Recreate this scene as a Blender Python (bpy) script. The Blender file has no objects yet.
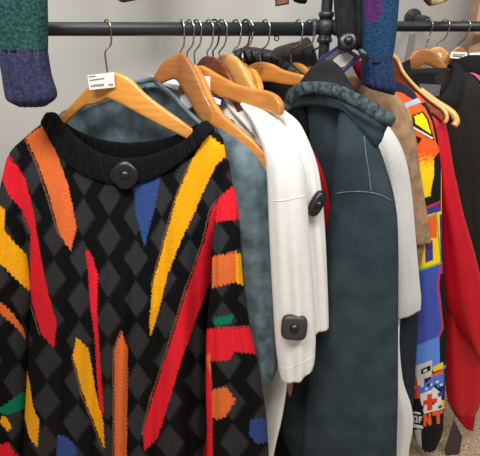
import bpy, math, random
import numpy as np
from mathutils import Vector
rnd = random.Random(7)
sc = bpy.context.scene
COL = sc.collection
R = math.radians

# ------------------------------------------------------------------ camera
F = 470.0
PITCH = R(24)
CP = Vector((0.0, -0.977, 1.218))
FW = Vector((0, math.cos(PITCH), -math.sin(PITCH)))
UP = Vector((0, math.sin(PITCH), math.cos(PITCH)))

def P(px, py, Y):
    """world point on the vertical plane y=Y seen at photo position px,py"""
    d = FW * F + UP * (228 - py)
    d.x = px - 240
    t = (Y - CP.y) / d.y
    return CP + d * t

def proj(V):
    """N x 3 world points -> photo positions"""
    D = V - np.array(CP)
    w = D @ np.array(FW)
    return 240 + F * D[:, 0] / w, 228 - F * (D @ np.array(UP)) / w

cam_d = bpy.data.cameras.new('camera')
cam_d.sensor_fit = 'HORIZONTAL'
cam_d.sensor_width = 36
cam_d.lens = F / 480 * 36
cam_d.clip_start = 0.02
cam = bpy.data.objects.new('camera', cam_d)
COL.objects.link(cam)
cam.location = CP
cam.rotation_euler = (math.pi / 2 - PITCH, 0, 0)
sc.camera = cam

# ------------------------------------------------------------------ materials
def lin(c):
    r = []
    for v in c[:3]:
        v = max(0.0, min(255.0, v)) / 255
        r.append(v / 12.92 if v <= 0.04045 else ((v + 0.055) / 1.055) ** 2.4)
    return tuple(r)

def new_mat(name):
    m = bpy.data.materials.new(name)
    m.use_nodes = True
    return m, m.node_tree.nodes, m.node_tree.links, m.node_tree.nodes['Principled BSDF']

def fabric(name, col=None, var=0.12, vscale=30, bump=0.25, bscale=900, rough=0.9, sheen=0.0, col2=None,
           rib=None, spec=0.2, detail=4, lo=0.35, hi=0.65, vstretch=None, bdist=0.001):
    m, n, l, b = new_mat(name)
    tc = n.new('ShaderNodeTexCoord')
    nz = n.new('ShaderNodeTexNoise'); nz.inputs['Scale'].default_value = vscale; nz.inputs['Detail'].default_value = detail
    if vstretch:
        mp = n.new('ShaderNodeMapping'); mp.inputs['Scale'].default_value = vstretch
        l.new(tc.outputs['Object'], mp.inputs['Vector']); l.new(mp.outputs['Vector'], nz.inputs['Vector'])
    else:
        l.new(tc.outputs['Object'], nz.inputs['Vector'])
    if col is None:
        at = n.new('ShaderNodeAttribute'); at.attribute_name = 'Col'
        mx = n.new('ShaderNodeMix'); mx.data_type = 'RGBA'; mx.blend_type = 'MULTIPLY'; mx.inputs['Factor'].default_value = 1
        rp = n.new('ShaderNodeValToRGB')
        rp.color_ramp.elements[0].position = lo; rp.color_ramp.elements[1].position = hi
        rp.color_ramp.elements[0].color = (1 - var, 1 - var, 1 - var, 1); rp.color_ramp.elements[1].color = (1, 1, 1, 1)
        l.new(nz.outputs['Fac'], rp.inputs['Fac'])
        l.new(at.outputs['Color'], mx.inputs['A']); l.new(rp.outputs['Color'], mx.inputs['B'])
        l.new(mx.outputs['Result'], b.inputs['Base Color'])
    else:
        rp = n.new('ShaderNodeValToRGB')
        c = lin(col); c2 = lin(col2) if col2 else tuple(x * (1 - var) for x in c)
        rp.color_ramp.elements[0].position = lo; rp.color_ramp.elements[1].position = hi
        rp.color_ramp.elements[0].color = (*c2, 1); rp.color_ramp.elements[1].color = (*c, 1)
        l.new(nz.outputs['Fac'], rp.inputs['Fac'])
        l.new(rp.outputs['Color'], b.inputs['Base Color'])
    b.inputs['Roughness'].default_value = rough
    b.inputs['Specular IOR Level'].default_value = spec
    if sheen:
        b.inputs['Sheen Weight'].default_value = sheen; b.inputs['Sheen Roughness'].default_value = 0.5
    if bump:
        bn = n.new('ShaderNodeTexNoise'); bn.inputs['Scale'].default_value = bscale; bn.inputs['Detail'].default_value = 2
        l.new(tc.outputs['Object'], bn.inputs['Vector'])
        bp = n.new('ShaderNodeBump'); bp.inputs['Strength'].default_value = bump; bp.inputs['Distance'].default_value = bdist
        l.new(bn.outputs['Fac'], bp.inputs['Height'])
        l.new(bp.outputs['Normal'], b.inputs['Normal'])
    return m

def plain(name, col, rough=0.5, metal=0.0, spec=0.5, var=0.0, vscale=40):
    m, n, l, b = new_mat(name)
    c = lin(col)
    nz = n.new('ShaderNodeTexNoise'); nz.inputs['Scale'].default_value = vscale
    tc = n.new('ShaderNodeTexCoord'); l.new(tc.outputs['Object'], nz.inputs['Vector'])
    rp = n.new('ShaderNodeValToRGB')
    rp.color_ramp.elements[0].position = .35; rp.color_ramp.elements[1].position = .65
    rp.color_ramp.elements[0].color = (*[x * (1 - var) for x in c], 1); rp.color_ramp.elements[1].color = (*c, 1)
    l.new(nz.outputs['Fac'], rp.inputs['Fac']); l.new(rp.outputs['Color'], b.inputs['Base Color'])
    b.inputs['Roughness'].default_value = rough; b.inputs['Metallic'].default_value = metal
    b.inputs['Specular IOR Level'].default_value = spec
    return m

def wood(name, col, col2, rough=0.32):
    m, n, l, b = new_mat(name)
    tc = n.new('ShaderNodeTexCoord'); mp = n.new('ShaderNodeMapping')
    mp.inputs['Scale'].default_value = (12, 12, 110); mp.inputs['Rotation'].default_value = (0, R(28), 0)
    nz = n.new('ShaderNodeTexNoise'); nz.inputs['Scale'].default_value = 1.6; nz.inputs['Detail'].default_value = 5
    rp = n.new('ShaderNodeValToRGB')
    rp.color_ramp.elements[0].position = .3; rp.color_ramp.elements[1].position = .7
    rp.color_ramp.elements[0].color = (*lin(col2), 1); rp.color_ramp.elements[1].color = (*lin(col), 1)
    l.new(tc.outputs['Object'], mp.inputs['Vector']); l.new(mp.outputs['Vector'], nz.inputs['Vector'])
    l.new(nz.outputs['Fac'], rp.inputs['Fac']); l.new(rp.outputs['Color'], b.inputs['Base Color'])
    b.inputs['Roughness'].default_value = rough
    b.inputs['Coat Weight'].default_value = 0.25; b.inputs['Coat Roughness'].default_value = 0.2
    return m

M = {}
M['knit'] = fabric('argyle_knit', None, var=0.2, vscale=240, bump=0.5, bscale=420, bdist=0.0016, spec=0.1)
M['rib'] = fabric('black_rib_knit', (22, 22, 23), var=.4, vscale=200, bump=.5, bscale=500, spec=.1)
M['slate'] = fabric('slate_velour', (104, 122, 128), col2=(50, 63, 70), vscale=26, detail=6, bump=.15, bscale=700, sheen=.12, spec=.1, lo=.3, hi=.72)
M['slate_lining'] = fabric('pale_lining', (200, 202, 205), var=.1)
M['white'] = fabric('white_cotton', (228, 227, 223), var=.05, vscale=60, bump=.12, bscale=600)
M['white_shirt'] = fabric('white_dotted_shirt', (234, 232, 228), col2=(218, 214, 207), vscale=700, bump=.12, bscale=600, detail=1, lo=.4, hi=.5)
M['offwhite'] = fabric('off_white_jersey', (222, 220, 214), var=.05, vscale=70, bump=.12, bscale=600)
M['red_cotton'] = fabric('red_cotton', (176, 26, 36), var=.15)
M['black_quilt'] = fabric('black_nylon', (22, 27, 30), var=.4, vscale=60, bump=.5, bscale=140, rough=.5, spec=.35, bdist=.004)
M['black_cloth'] = fabric('black_cloth', (17, 18, 20), var=.3, vscale=90)
M['charcoal'] = fabric('charcoal_fleece', (58, 55, 53), var=.35, vscale=60, bump=.3, bscale=400)
M['jacket'] = fabric('dark_teal_canvas', (56, 69, 75), col2=(41, 53, 59), vscale=14, detail=7, bump=.15, bscale=1200, spec=.15)
M['jacket_rim'] = fabric('faded_teal_canvas', (78, 92, 94), col2=(34, 44, 47), vscale=110, detail=4, bump=.5, bscale=150, bdist=.003)
M['jacket_seam'] = fabric('worn_seam', (104, 120, 128), var=.4, vscale=120)
M['hood_lining'] = fabric('black_hood_lining', (38, 40, 42), var=.2, vscale=200)
M['heather'] = fabric('heather_grey_jersey', (214, 214, 211), col2=(196, 196, 194), vscale=420, detail=3, bump=.12, bscale=700)
M['navy'] = fabric('navy_cotton', (38, 46, 56), var=.2, vscale=60)
M['tan'] = fabric('tan_suede', (168, 135, 104), col2=(128, 98, 74), vscale=38, detail=6, bump=.2, bscale=800)
M['tan_dark'] = fabric('tan_suede_cuff', (158, 122, 92), col2=(122, 90, 66), vscale=40, detail=6)
M['jersey'] = fabric('printed_jersey', None, var=.08, vscale=200, bump=.1, bscale=900, rough=.75)
M['jersey_collar'] = fabric('jersey_collar_navy', (38, 42, 58), var=.3, vscale=200)
M['satin'] = fabric('red_satin', (188, 6, 30), var=.1, vscale=16, bump=0, rough=.4, spec=.35)
M['satin_cuff'] = fabric('red_rib_cuff', (172, 14, 30), var=.2, vscale=100, bump=.3)
M['brown_knit'] = fabric('brown_black_tweed', (46, 40, 35), col2=(27, 24, 22), vscale=380, detail=3, bump=.4, bscale=700)
M['collar_black'] = fabric('black_ribbed_collar', (30, 31, 34), var=.4, vscale=150, bump=.3)
M['grey_inner'] = fabric('grey_inner_label', (88, 90, 94), var=.2)
M['black_hoodie'] = fabric('black_hoodie_cloth', (24, 25, 27), var=.3, vscale=100)
M['pink'] = plain('pink_print', (226, 90, 150), .7)
M['green_knit'] = fabric('green_chunky_knit', (46, 92, 86), col2=(26, 58, 56), vscale=170, detail=3, bump=.9, bscale=190, bdist=.004)
M['navy_knit'] = fabric('navy_rib_knit', (64, 66, 98), col2=(42, 44, 72), vscale=150, bump=.7, bscale=240, bdist=.003)
M['jumper_right'] = fabric('teal_purple_knit', None, var=.3, vscale=160, bump=.8, bscale=240, bdist=.003)
M['dark_sleeve'] = fabric('dark_grey_fleece', (44, 44, 46), var=.4, vscale=60, bump=.3, bscale=300)
M['pipe'] = plain('black_painted_pipe', (34, 37, 40), .42, 0, .5, .25, 60)
M['fitting'] = plain('black_cast_iron', (44, 47, 51), .45, 0, .5, .3, 120)
M['brass'] = plain('aged_brass_wire', (168, 150, 112), .3, 1)
M['steel'] = plain('steel_wire', (176, 174, 168), .25, 1)
M['dark_wire'] = plain('dark_wire', (70, 66, 62), .3, 1)
M['wood_light'] = wood('golden_varnished_wood', (226, 158, 70), (206, 134, 52))
M['wood_brown'] = wood('brown_varnished_wood', (172, 112, 56), (148, 90, 40))
M['wood_mid'] = wood('honey_varnished_wood', (206, 138, 62), (182, 114, 46))
M['wood_dark'] = wood('mahogany_wood', (128, 66, 36), (92, 42, 22), .2)
M['wood_pale'] = wood('pale_varnished_wood', (226, 172, 100), (208, 148, 78))
M['wood_right'] = wood('tan_varnished_wood', (176, 116, 64), (150, 92, 46))
M['wood_red'] = wood('reddish_varnished_wood', (170, 84, 44), (140, 62, 30))
M['paper'] = plain('white_paper', (232, 230, 226), .7, 0, .3)
M['ink'] = plain('grey_ink', (70, 72, 78), .8)
M['ink_blue'] = plain('blue_ink', (70, 140, 190), .8)
M['navy_label'] = plain('navy_woven_label', (32, 40, 110), .8)
M['tag_plastic'] = plain('dark_security_plastic', (50, 48, 46), .42, 0, .45, .1)
M['tag_black'] = plain('black_security_plastic', (20, 20, 21), .3, 0, .5)
M['card_dark'] = plain('dark_card', (66, 54, 58), .6, 0, .4, .3, 90)
M['card_photo'] = plain('printed_card', (112, 104, 104), .35, 0, .5, .6, 110)
M['card_white'] = plain('printed_card_white', (214, 210, 208), .4)
M['card_blue'] = plain('printed_card_blue', (40, 52, 120), .4)
M['cardboard'] = plain('brown_cardboard', (146, 112, 84), .8, 0, .2, .2)
M['tan_leather'] = plain('brown_leather_patch', (140, 96, 78), .7, 0, .3, .2)
M['leather_rim'] = plain('dark_leather_rim', (70, 46, 38), .7)
M['cream'] = fabric('cream_cloth', (214, 190, 140), var=.3, vscale=120)
M['fur_brown'] = fabric('brown_cloth', (110, 72, 44), var=.4, vscale=120)
M['wall'] = plain('painted_grey_wall', (186, 184, 178), .38, 0, .4, .06, 3)
M['strip'] = plain('grey_wall_strip', (150, 150, 150), .4, .2)

# ------------------------------------------------------------------ mesh helpers
def cr(a, b, c, d, t):
    return 0.5 * ((2 * b) + (-a + c) * t + (2 * a - 5 * b + 4 * c - d) * t * t + (-a + 3 * b - 3 * c + d) * t * t * t)

def spline(A, n):
    """A: k x d key rows -> n rows along a Catmull-Rom curve, evenly by length"""
    A = np.asarray(A, float)
    k = len(A)
    if k == 2:
        t = np.linspace(0, 1, n)[:, None]
        return A[0] * (1 - t) + A[1] * t
    E = np.vstack([2 * A[0] - A[1], A, 2 * A[-1] - A[-2]])
    fine = []
    for i in range(k - 1):
        for t in np.linspace(0, 1, 24, endpoint=False):
            fine.append(cr(E[i], E[i + 1], E[i + 2], E[i + 3], t))
    fine.append(A[-1])
    fine = np.array(fine)
    dd = np.linalg.norm(np.diff(fine, axis=0), axis=1)
    s = np.concatenate([[0], np.cumsum(dd)])
    x = np.linspace(0, s[-1], n)
    return np.stack([np.interp(x, s, fine[:, j]) for j in range(fine.shape[1])], 1)

class MB:
    def __init__(self):
        self.v = []; self.f = []; self.n = 0
    def add(self, V, faces):
        self.v.append(np.asarray(V, float)); self.f += [tuple(i + self.n for i in q) for q in faces]; self.n += len(V)
        return self
    def grid(self, G, wrap=False, caps=False):
        r, c, _ = G.shape
        fs = []
        for i in range(r - 1):
            for j in range(c if wrap else c - 1):
                k = (j + 1) % c
                fs.append((i * c + j, i * c + k, (i + 1) * c + k, (i + 1) * c + j))
        if caps:
            fs.append(tuple(range(c))[::-1]); fs.append(tuple((r - 1) * c + j for j in range(c)))
        return self.add(G.reshape(-1, 3), fs)
    def loft(self, secs, n=60, nth=40, e=2.4, fold=0, fk=3.0, seed=0, fgrow=True, gather=None):
        """secs: (edge point A, edge point B, thickness). Flat rounded cross sections run from A to B."""
        K = [[*s[0], *s[1], s[2]] for s in secs]
        S = spline(K, n)
        A, B, T = S[:, :3], S[:, 3:6], S[:, 6]
        C = (A + B) / 2; U = (B - A) / 2
        d = np.gradient(C, axis=0)
        N = np.cross(U, d); N /= (np.linalg.norm(N, axis=1)[:, None] + 1e-9)
        for i in range(1, n):
            if N[i] @ N[i - 1] < 0: N[i] *= -1
        for _ in range(3):
            N[1:-1] = (N[:-2] + N[1:-1] + N[2:]) / 3
        N /= (np.linalg.norm(N, axis=1)[:, None] + 1e-9)
        th = np.linspace(0, 2 * math.pi, nth, endpoint=False)
        cs, sn = np.cos(th), np.sin(th)
        x = np.sign(cs) * np.abs(cs) ** (2 / e); y = np.sign(sn) * np.abs(sn) ** (2 / e)
        v = np.linspace(0, 1, n)
        G = C[:, None, :] + U[:, None, :] * x[None, :, None]
        off = T[:, None] / 2 * y[None, :]
        if fold:
            rr = random.Random(seed)
            w = 0
            for q in range(3):
                kk = fk * (0.6 + 0.5 * q); ph = rr.random() * 6.3; a = 0.6 / (1 + .5 * q); sk = rr.uniform(-1.6, 1.6)
                w = w + a * np.sin(kk * math.pi * x[None, :] + ph + sk * v[:, None] * 2 + .5 * np.sin(v[:, None] * 5 + ph))
            g = (np.clip(v * 2.0, 0, 1) if fgrow else np.ones(n))[:, None]
            off = off + fold * w * g * np.abs(y)[None, :] ** 1.0 * np.sign(y)[None, :]
        if gather:
            ga, gk = gather
            off = off + ga * np.sin(v * gk + 1.3 * np.sin(v * gk * .37))[:, None] * np.sign(y)[None, :] * np.abs(y)[None, :]
        G = G + N[:, None, :] * off[:, :, None]
        return self.grid(G, wrap=True, caps=True)
    def tube(self, pts, r, n=None, nth=12, caps=True, smooth=True):
        pts = [list(p) for p in pts]
        n = n or max(2, len(pts) * 6)
        S = spline(pts, n) if smooth and len(pts) > 2 else np.array(pts, float)
        d = np.gradient(S, axis=0); d /= np.linalg.norm(d, axis=1)[:, None]
        ref = np.array([0.31, 0.2, 0.93])
        if abs(d[0] @ ref) > .9: ref = np.array([1.0, 0, 0])
        a = np.cross(d[0], ref); a /= np.linalg.norm(a)
        th = np.linspace(0, 2 * math.pi, nth, endpoint=False)
        rows = []
        for i in range(len(S)):
            a = a - d[i] * (a @ d[i]); a /= np.linalg.norm(a)
            b = np.cross(d[i], a)
            ri = r[i] if hasattr(r, '__len__') else r
            rows.append(S[i] + ri * (np.cos(th)[:, None] * a + np.sin(th)[:, None] * b))
        return self.grid(np.array(rows), wrap=True, caps=caps)
    def lathe(self, base, axis, prof, nth=28):
        """prof: (distance along axis, radius)"""
        ax = Vector(axis).normalized(); a = ax.orthogonal().normalized(); b = ax.cross(a)
        th = np.linspace(0, 2 * math.pi, nth, endpoint=False)
        rows = []
        for h, r in prof:
            c = np.array(base) + np.array(ax) * h
            rows.append(c + r * (np.cos(th)[:, None] * np.array(a) + np.sin(th)[:, None] * np.array(b)))
        return self.grid(np.array(rows), wrap=True, caps=True)
    def slab(self, pts, thick, back):
        """flat outline pts (world) given thickness along -back"""
        k = len(pts); b = Vector(back).normalized() * thick
        V = [list(p) for p in pts] + [list(Vector(p) + b) for p in pts]
        fs = [tuple(range(k)), tuple(range(2 * k - 1, k - 1, -1))]
        for i in range(k):
            j = (i + 1) % k
            fs.append((i, i + k, j + k, j))
        return self.add(V, fs)
    def build(self, name, mat, parent=None, paint=None, smooth=True, solid=0):
        V = np.vstack(self.v)
        me = bpy.data.meshes.new(name)
        off = np.array(parent.location) if parent is not None and parent.parent is None else np.array(
            parent.parent.location) if parent is not None else np.zeros(3)
        me.from_pydata((V - off).tolist(), [], self.f)
        me.update()
        if smooth:
            me.polygons.foreach_set('use_smooth', [len(p.vertices) <= 4 for p in me.polygons])
        if paint is not None:
            X, Y = proj(V)
            c = paint(X, Y, V)
            at = me.color_attributes.new('Col', 'FLOAT_COLOR', 'POINT')
            at.data.foreach_set('color', np.hstack([c, np.ones((len(c), 1))]).astype(np.float32).ravel())
        o = bpy.data.objects.new(name, me)
        me.materials.append(mat)
        COL.objects.link(o)
        if parent is not None: o.parent = parent
        bm_fix(me)
        if solid:
            s = o.modifiers.new('cloth', 'SOLIDIFY'); s.thickness = solid; s.offset = 0
        return o

def bm_fix(me):
    import bmesh
    bm = bmesh.new(); bm.from_mesh(me)
    bmesh.ops.recalc_face_normals(bm, faces=bm.faces)
    bm.to_mesh(me); bm.free()

def thing(name, label, cat, at, group=None):
    o = bpy.data.objects.new(name, None); COL.objects.link(o)
    o.empty_display_size = .05
    o.location = at
    o['label'] = label; o['category'] = cat
    if group: o['group'] = group
    return o

def tag(o, label, cat, group=None, kind=None):
    if kind: o['kind'] = kind
    if label: o['label'] = label
    if cat: o['category'] = cat
    if group: o['group'] = group
    return o

def part_label(o, s): o['label'] = s; return o

def S(a, b, Ya, Yb, t):
    return (P(a[0], a[1], Ya), P(b[0], b[1], Yb), t)

# sections whose near edge B runs along the outline and whose far edge lies further back
def far(secs, dx, dy, t):
    out = []
    for (px, py, Y) in secs:
        B = P(px, py, Y)
        k = 1.0
        out.append((B + Vector((dx, dy, 0.0)), B, t))
    return out

from mathutils.bvhtree import BVHTree
def surface(o, lift=.001):
    off = Vector((0, 0, 0)); q = o.parent
    while q is not None: off += q.location; q = q.parent
    t = BVHTree.FromPolygons([v.co + off for v in o.data.vertices], [tuple(p.vertices) for p in o.data.polygons])
    def at(px, py, l2=None):
        d = (P(px, py, 0) - CP).normalized()
        h = t.ray_cast(CP, d)
        if h[0] is None: return None
        return h[0] + h[1] * (lift if l2 is None else l2) * (1 if h[1].dot(d) < 0 else -1)
    return at

# ------------------------------------------------------------------ setting
def struct(o): o['kind'] = 'structure'; return o
WY = 0.5
wb = MB().slab([(-1.9, WY, 0), (1.9, WY, 0), (1.9, WY, 2.75), (-1.9, WY, 2.75)], .1, (0, 1, 0)).build('wall_back', M['wall'], smooth=False)
struct(wb)
def floor_mat():
    m, n, l, b = new_mat('brown_speckled_carpet')
    tc = n.new('ShaderNodeTexCoord')
    nz = n.new('ShaderNodeTexNoise'); nz.inputs['Scale'].default_value = 120; nz.inputs['Detail'].default_value = 8; nz.inputs['Roughness'].default_value = .8
    rp = n.new('ShaderNodeValToRGB'); e = rp.color_ramp.elements
    e[0].position = .38; e[0].color = (*lin((112, 88, 68)), 1); e[1].position = .62; e[1].color = (*lin((206, 182, 150)), 1)
    l.new(tc.outputs['Object'], nz.inputs['Vector']); l.new(nz.outputs['Fac'], rp.inputs['Fac']); l.new(rp.outputs['Color'], b.inputs['Base Color'])
    b.inputs['Roughness'].default_value = .95
    bp = n.new('ShaderNodeBump'); bp.inputs['Strength'].default_value = .5; bp.inputs['Distance'].default_value = .004
    l.new(nz.outputs['Fac'], bp.inputs['Height']); l.new(bp.outputs['Normal'], b.inputs['Normal'])
    return m
struct(MB().slab([(-1.9, -2.6, 0), (1.9, -2.6, 0), (1.9, WY, 0), (-1.9, WY, 0)], .08, (0, 0, -1)).build('floor', floor_mat(), smooth=False))

# ------------------------------------------------------------------ rails
RZ = 1.2
RR = 0.0125
rail = thing('clothes_rail', 'black iron pipe rail joined to an upright post, full of wooden hangers', 'clothes rail', (0, 0, RZ - RR))
MB().tube([(-1.2, 0, RZ), (.145, 0, RZ)], RR, nth=28, smooth=False).build('rail_pipe', M['pipe'], rail)
XP = P(325.5, 27, 0).x
MB().tube([(XP, 0, 0.0), (XP, 0, 2.3)], .0105, nth=28, smooth=False).build('upright_post', M['pipe'], rail)
fit = MB()
c = Vector((XP, 0, RZ + .003))
fit.lathe(c - Vector((.027, 0, 0)), (1, 0, 0), [(0, .0135), (.0005, .0152), (.009, .0155), (.0095, .0132), (.044, .0132), (.0445, .0155), (.0525, .0152), (.053, .012)])
fit.lathe(c - Vector((0, 0, .027)), (0, 0, 1), [(0, .0125), (.0005, .0145), (.008, .0145), (.0085, .0125), (.045, .0125), (.0455, .0145), (.0535, .0145), (.054, .012)])
fit.lathe(c - Vector((0, .018, 0)), (0, 1, 0), [(0, .004), (.001, .0075), (.004, .0125), (.01, .0165), (.018, .0175), (.026, .0165), (.032, .0125), (.036, .004)])
fit.build('cross_fitting', M['fitting'], rail)
ring = MB()
rc = P(276.7, 34.5, 0)
rcw = Vector((rc.x, 0, RZ - RR - .004))
ring.tube([rcw + Vector((.0042 * math.cos(a), 0, .0042 * math.sin(a))) for a in np.linspace(0, 2 * math.pi, 13)], .0013, n=36, nth=8)
ring.build('ring', M['pipe'], rail)

RY = .362
RZ2 = P(440, 26.5, RY).z
rail2 = thing('clothes_rail', 'second black pipe rail on the wall behind, carrying the brown tweed pullover', 'clothes rail', (.6, RY, RZ2 - RR))
MB().tube([(P(345, 26.5, RY).x, RY, RZ2), (1.3, RY, RZ2)], RR, nth=28, smooth=False).build('rail_pipe', M['pipe'], rail2)
fx = P(412.5, 18, WY)
fl = MB()
fl.lathe((fx.x, WY, fx.z), (0, -1, 0), [(0, .024), (.005, .025), (.008, .022), (.012, .015), (.03, .0125)])
fl.tube([(fx.x, WY - .02, fx.z), (fx.x, RY + .03, fx.z - .004), (fx.x, RY, RZ2 + .004)], .0095, nth=16)
fl.build('wall_flange', M['fitting'], rail2)
# thin grey strip slanting down the wall under the flange
a = P(413, 34, WY - .006); b = P(404, 84, WY - .006)
st = MB().slab([a + Vector((-.008, 0, 0)), a + Vector((.008, 0, 0)), b + Vector((.008, 0, 0)), b + Vector((-.008, 0, 0))], .005, (0, 1, 0)).build('wall_strip', M['strip'], smooth=False)
tag(st, 'slim grey strip slanting down the wall under the pipe flange', 'strip')
a = P(463, 4, WY - .006)

# ------------------------------------------------------------------ hangers
HG = 'wooden hangers on the left rail'
def hook_pts(neck, b, ry=0.0, rz=RZ, r=None, over=215):
    r = r or RR + .0035
    ax = Vector((math.sin(b), -math.cos(b), 0))
    X = Vector((neck.x + .0065, ry, rz))
    b += R(16)
    pts = [neck, neck + Vector((0, 0, .012))]
    low = Vector((neck.x, neck.y, 0)) * .5 + Vector((neck.x, ry, 0)) * .5
    h = rz - neck.z
    if h > .05:
        pts.append(Vector((neck.x, neck.y, rz - r - .026)))
    pts.append(X + ax * (.55 * r) + Vector((0, 0, -r - .010)))
    for a in range(-10, over, 22):
        q = R(a)
        pts.append(X + ax * (r * math.cos(q)) + Vector((0, 0, r * math.sin(q) + .0005)))
    return pts

def hanger(label, neck, secs, wmat, hmat, b=40, t=.013, ry=0.0, rz=RZ, group=HG, e=4.0, sticker=None, hang_b=None):
    """secs: ((top px,py),(bottom px,py),Y) from one tip through the neck to the other tip"""
    nk = P(*neck)
    root = thing('wooden_hanger', label, 'hanger', nk + Vector((0, 0, -.1)), group)
    L = [S(s[0], s[1], s[2], s[2], t if len(s) < 4 else s[3]) for s in secs]
    # round off the tips
    def shrink(s, k):
        m = (s[0] + s[1]) / 2
        return (m + (s[0] - m) * k, m + (s[1] - m) * k, s[2] * .6)
    d0 = (L[0][0] + L[0][1] - L[1][0] - L[1][1]) / 2; d1 = (L[-1][0] + L[-1][1] - L[-2][0] - L[-2][1]) / 2
    d0 = d0.normalized() * .005; d1 = d1.normalized() * .005
    def shift(s, d): return (s[0] + d, s[1] + d, s[2])
    L = [shift(shrink(L[0], .5), d0)] + L + [shift(shrink(L[-1], .5), d1)]
    MB().loft(L, n=90, nth=24, e=e).build('hanger_body', M[wmat], root)
    MB().tube(hook_pts(nk + Vector((0, 0, -.006)), R(b), ry, rz), .0017, n=70, nth=10).build('hook', M[hmat], root)
    return root

# jumper hanger (sticker)
h1 = hanger('golden wooden hanger with a white price sticker holding the argyle jumper', (107.5, 73, -.01),
    [((46, 128), (50, 138), .01), ((61, 116), (63, 126), .005), ((80, 96), (83, 107.5), .0), ((92, 83), (95, 104), -.005), ((101, 75), (103, 101), -.008),
     ((110, 72.5), (108, 98.5), -.012), ((120, 73.5), (113, 100), -.018), ((132, 80), (122, 104.5), -.025), ((146, 94), (138, 113), -.036), ((166, 109.5), (160, 125), -.05), ((187, 124), (184, 137), -.065),
     ((201, 134), (198, 145), -.075)], 'wood_light', 'brass', b=38, t=.014)
# price sticker lies on the hanger
ys = -.030
c4 = [(87.3, 75.5), (113.8, 72), (115.2, 87.2), (89.5, 90)]
stk = part_label(MB().slab([P(x, y, ys) for x, y in c4], .0008, (0, 1, 0)).build('price_sticker', M['paper'], h1, smooth=False), 'white printed price sticker')
def bars(root, rects, y, mat, nm='print'):
    m = MB()
    for x0, y0, x1, y1, sk in rects:
        m.slab([P(x0, y0, y), P(x1, y0 + sk, y), P(x1, y1 + sk, y), P(x0, y1, y)], .0003, (0, 1, 0))
    return m.build(nm, M[mat], root, smooth=False)
bars(stk, [(88.6, 76.6, 95.5, 77.3, -.9)] + [(89.5 + i * 1.5, 79.9 - i * .2, 90.7 + i * 1.5, 80.9 - i * .2, -.1) for i in range(10)] +
     [(93 + i * 1.25, 84.6 - i * .12, 93.7 + i * 1.25, 87.0 - i * .12, 0) for i in range(9)] + [(108.5, 84.5, 113, 85.5, -.5)], ys - .0006, 'ink')
bars(stk, [(90.6, 85.2, 92.2, 87.2, -.1)], ys - .0006, 'ink_blue')

hanger('brown wooden hanger between the argyle jumper and the slate velour shirt', (180.5, 54.5, .01),
    [((154.5, 77), (158.5, 85), .02), ((157.5, 71), (161, 84), .015), ((163, 62), (168, 81), .012), ((171, 56.5), (174.5, 79.5), .01),
     ((181, 52.8), (179.5, 83), .005), ((187, 57.5), (184, 90), -.01), ((195, 70), (190, 100), -.03), ((205, 92), (199, 116), -.06), ((214, 110), (209, 128), -.08)],
    'wood_brown', 'steel', b=22, t=.013)
hanger('honey wooden hanger with a long arm reaching onto the slate velour shoulder', (188, 66, .0),
    [((180, 90), (181, 100), .05), ((186, 70), (187, 86), .02), ((191.5, 64.5), (191, 88), .0), ((197, 66.5), (193, 97), -.02), ((204, 79), (199, 108), -.045), ((212, 97), (207, 120), -.07), ((224, 114.5), (219, 130), -.095), ((240, 128), (235, 141), -.12), ((256, 142), (251, 156), -.14), ((268, 156), (263, 169), -.155), ((272, 163), (267, 172.5), -.16)],
    'wood_mid', 'steel', b=36, t=.014)
h4 = hanger('honey wooden hanger with a small square sticker, arm over the white shirts', (195, 65.5, .0),
    [((190, 82), (192, 92), .035), ((193, 70), (195, 84), .015), ((200, 65.5), (201, 83), .0), ((208, 68.5), (208, 90), -.02), ((220, 75.5), (219, 96), -.04), ((236, 83.5), (234, 101), -.065), ((252, 88), (250, 107), -.09), ((266, 90.5), (265, 111), -.11), ((276, 95), (275, 114), -.13), ((281, 101.5), (280.5, 115.5), -.14)],
    'wood_mid', 'steel', b=38, t=.014)
s2 = MB().slab([P(203.5, 76, -.034), P(211.3, 76.6, -.034), P(211.6, 90.3, -.034), P(206.0, 89.3, -.034)], .0008, (0, 1, 0)).build('price_sticker', M['paper'], h4, smooth=False); part_label(s2, 'small blank white sticker')
hanger('glossy mahogany hanger, the first dark one on the left rail', (207.5, 57, .03),
    [((197, 66), (199, 76), .06), ((203, 57.5), (206, 74), .045), ((210, 56), (211, 76), .03), ((219, 59.5), (217, 82), .01), ((227, 68), (223, 88), -.01), ((232, 78), (229, 92), -.03), ((243, 98), (238, 112), -.06)],
    'wood_dark', 'steel', b=34)
hanger('mahogany hanger tucked behind the first dark one, on a dark hook', (213.2, 58, .05),
    [((206, 66), (208, 76), .08), ((214, 58.5), (215, 74), .05), ((224, 64), (222, 82), .03), ((233, 76), (230, 90), .01)],
    'wood_dark', 'dark_wire', b=40)
hanger('pale wooden hanger with a wide rounded neck beside the mahogany ones', (219.5, 58, .02),
    [((216, 66), (218, 76), .055), ((220, 57), (222, 74), .04), ((227, 53.6), (229, 76), .02), ((236, 57), (235, 84), .0), ((243, 66), (242, 90), -.02), ((250, 79), (249, 94), -.04), ((256, 90), (255, 100), -.055)],
    'wood_pale', 'steel', b=40)
hanger('pale wooden hanger half hidden by the wide rounded one, hook bent left', (233.5, 58, .07),
    [((226, 64), (228, 74), .10), ((234, 58.5), (236, 74), .07), ((244, 64), (243, 84), .045), ((252, 78), (250, 92), .02)],
    'wood_pale', 'steel', b=38)
hanger('pale wooden hanger showing only a dark hook in the middle of the crowd', (241.8, 62, .08),
    [((236, 68), (238, 78), .11), ((243, 63), (245, 80), .08), ((251, 70), (250, 86), .06), ((256, 80), (255, 92), .03)],
    'wood_pale', 'dark_wire', b=34)
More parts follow.
